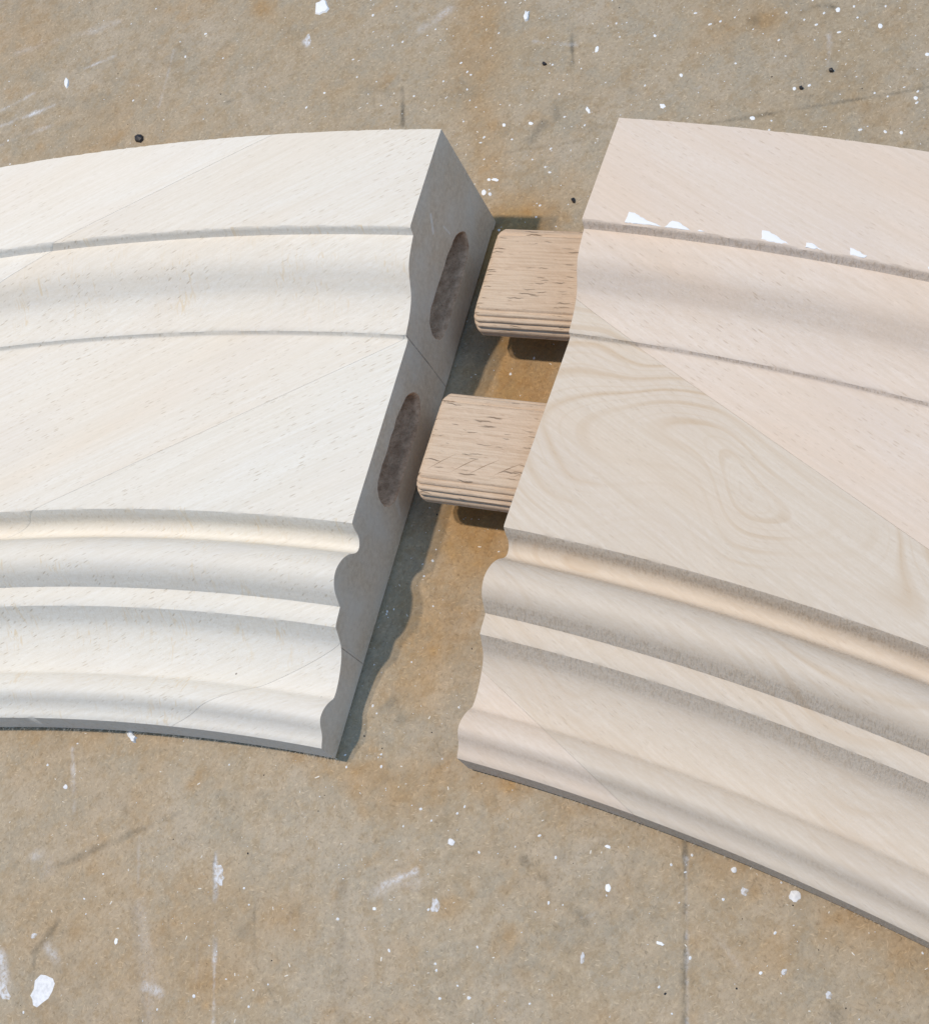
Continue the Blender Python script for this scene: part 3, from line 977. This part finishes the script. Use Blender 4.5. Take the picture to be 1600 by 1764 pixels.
# loose bits that could be picked up
loose = [
    (555, 12, 12, 15, 0.2, MAT_FLAKE, 'white_chip', 'ragged white chip at the top, left of the ochre band', 'chip', .45, .34),
    (907, 28, 4.5, 9, 0.3, MAT_FLAKE, 'white_chip', 'narrow white chip at the top, right of the ochre band', 'chip', .6, .3),
    (115, 143, 3.5, 9, 0.05, MAT_FLAKE, 'white_chip', 'small upright white sliver above the white scrape at far left', 'chip', .5, .15),
    (228, 1269, 6, 10, -0.6, MAT_FLAKE, 'white_chip', 'white flake lying against the bottom edge of the left moulding', 'chip', .8, .3),
    (241, 239, 8, 7, 0.3, MAT_BLACK, 'black_crumb', 'squarish black crumb beside the rim of the left moulding', 'crumb', 1.2, .2),
    (1432, 122, 4.5, 2.8, 0.0, MAT_BLACK, 'black_crumb', 'small oblong black crumb above the rim of the right moulding', 'crumb', .8, .15),
    (1380, 152, 3.5, 3, 0.2, MAT_BLACK, 'black_crumb', 'round black crumb beside a white paint dot above the right moulding', 'crumb', .8, .15),
    (938, 110, 4, 3, 0.1, MAT_BLACK, 'black_crumb', 'black crumb in the speckled area above the gap between mouldings', 'crumb', .7, .3),
    (988, 345, 3.5, 4.5, 0.1, MAT_BLACK, 'black_crumb', 'black crumb just left of the end of the right moulding', 'crumb', .7, .3),
]
for k, (x, y, rx, ry, a, mt, nm, lab, cat, th, rag) in enumerate(loose):
    c0, P = blob(x, y, rx, ry, a, 300 + k, 6 if cat == 'crumb' else 11, rag)
    me = flake_mesh(nm, P, th, 0.04, k)
    o = link(nm, me, None, mt)
    o.location = (c0[0] * MM, c0[1] * MM, 0.004 * MM)
    tag(o, lab, cat, 'white chips on the bench' if cat == 'chip' else 'black crumbs on the bench')


def scatter(name, mat, n, size, weight, label, seed, long=1.6, th=0.25):
    r_ = np.random.default_rng(seed)
    V = []; Fc = []
    cnt = 0
    while cnt < n:
        px = r_.uniform(-60, 1660); py = r_.uniform(-60, 1824)
        if r_.random() > weight(px, py): continue
        p = at_xy(px, py)
        s = size[0] + (size[1] - size[0]) * r_.random() ** 3.2
        l = s * r_.uniform(1, long); a = r_.uniform(0, math.pi)
        k = 6; b = len(V); ca, sa = math.cos(a), math.sin(a)
        for j in range(k):
            t = 2 * math.pi * j / k
            q = r_.uniform(.75, 1.2)
            x, y = l * math.cos(t) * q / 2, s * math.sin(t) * q / 2
            V.append(((p[0] + x * ca - y * sa) * MM, (p[1] + x * sa + y * ca) * MM, 0.003 * MM))
        V.append((p[0] * MM, p[1] * MM, (0.05 + s * th) * MM))
        for j in range(k): Fc.append((b + j, b + (j + 1) % k, b + k))
        cnt += 1
    me = bpy.data.meshes.new(name)
    me.from_pydata(V, [], Fc)
    o = link(name, me, None, mat)
    tag(o, label, name.replace('_', ' '), None, 'stuff')
    return o


def w_white(px, py):
    w = 0.16
    if py < 420: w = 0.25 + 0.75 * min(1, max(0, (px - 560) / 260))
    if 560 < px < 900 and py > 560: w = 0.35
    return w


scatter('paint_dust', MAT_FLAKE, 1400, (0.15, 0.60), w_white, 'fine white dust and paint specks sprinkled over the bench', 5)
scatter('sawdust', MAT_DUST, 1500, (0.09, 0.30), lambda x, y: 0.5 if y > 400 else 0.8, 'tiny pale sawdust grains sprinkled over the bench', 6, 3.5)
scatter('dark_grit', MAT_BLACK, 170, (0.12, 0.36), lambda x, y: 0.6, 'tiny black grit scattered over the bench', 9, 1.5)


# ------------------------------------------------------------------ torn fibres along the lower arrises
def fibres(name, parent, origin, c, rad, a0, a1, n, zr, outw, seed, mat, lmax=1.6):
    r_ = random.Random(seed)
    V = []; Fc = []
    for _ in range(n):
        a = r_.uniform(a0, a1)
        dd_ = np.array([math.cos(a), math.sin(a)]); tt = np.array([-dd_[1], dd_[0]])
        p = c + dd_ * rad - origin
        z = r_.uniform(*zr)
        L = r_.uniform(.3, lmax) ** 1.3; w = r_.uniform(.015, .035)
        dr = dd_ * outw * r_.uniform(.3, 1) + tt * r_.uniform(-1, 1)
        dr /= np.linalg.norm(dr)
        zz = [z, z + r_.uniform(-.2, .3) * L, z + r_.uniform(-.35, .35) * L]
        b = len(V)
        pts = [p - dr * .1, p + dr * L * .5 + tt * r_.uniform(-.1, .1), p + dr * L]
        nn = np.array([-dr[1], dr[0]])
        for q, (pp, z_) in enumerate(zip(pts, zz)):
            z_ = max(z_, .05)
            ww = w * (1, .8, .25)[q]
            for (sx, sz) in ((1, 0), (-.5, .87), (-.5, -.87)):
                V.append(((pp[0] + nn[0] * ww * sx) * MM, (pp[1] + nn[1] * ww * sx) * MM, (z_ + ww * sz) * MM))
        for s_ in (0, 3):
            for j in range(3):
                Fc.append((b + s_ + j, b + s_ + (j + 1) % 3, b + s_ + 3 + (j + 1) % 3, b + s_ + 3 + j))
    me = bpy.data.meshes.new(name)
    me.from_pydata(V, [], Fc)
    o = link(name, me, parent, mat)
    tag(o, None, None, None, 'stuff')
    return o


nt = NT('torn wood fibre')
nt.put(nt.b.inputs['Base Color'], (0.72, 0.66, 0.56)); nt.put(nt.b.inputs['Roughness'], 0.8)
MAT_FIB = nt.m
fibres('torn_fibres', left, OL, CL, 436.5, EL, math.radians(55), 380, (0.7, 1.3), -1, 41, MAT_FIB, 1.2)
fibres('torn_fibres', left, OL, CL, 552.8, EL, math.radians(56), 420, (31.5, 31.95), 1, 42, MAT_FIB, .5)
fibres('torn_fibres', right, OR_, CR, 436.5, math.radians(20), ER, 110, (0.6, 1.0), -1, 43, MAT_FIB, .8)
fibres('torn_fibres', right, OR_, CR, 552.8, math.radians(20), ER, 300, (31.5, 31.95), 1, 44, MAT_FIB, .45)

print('script done')
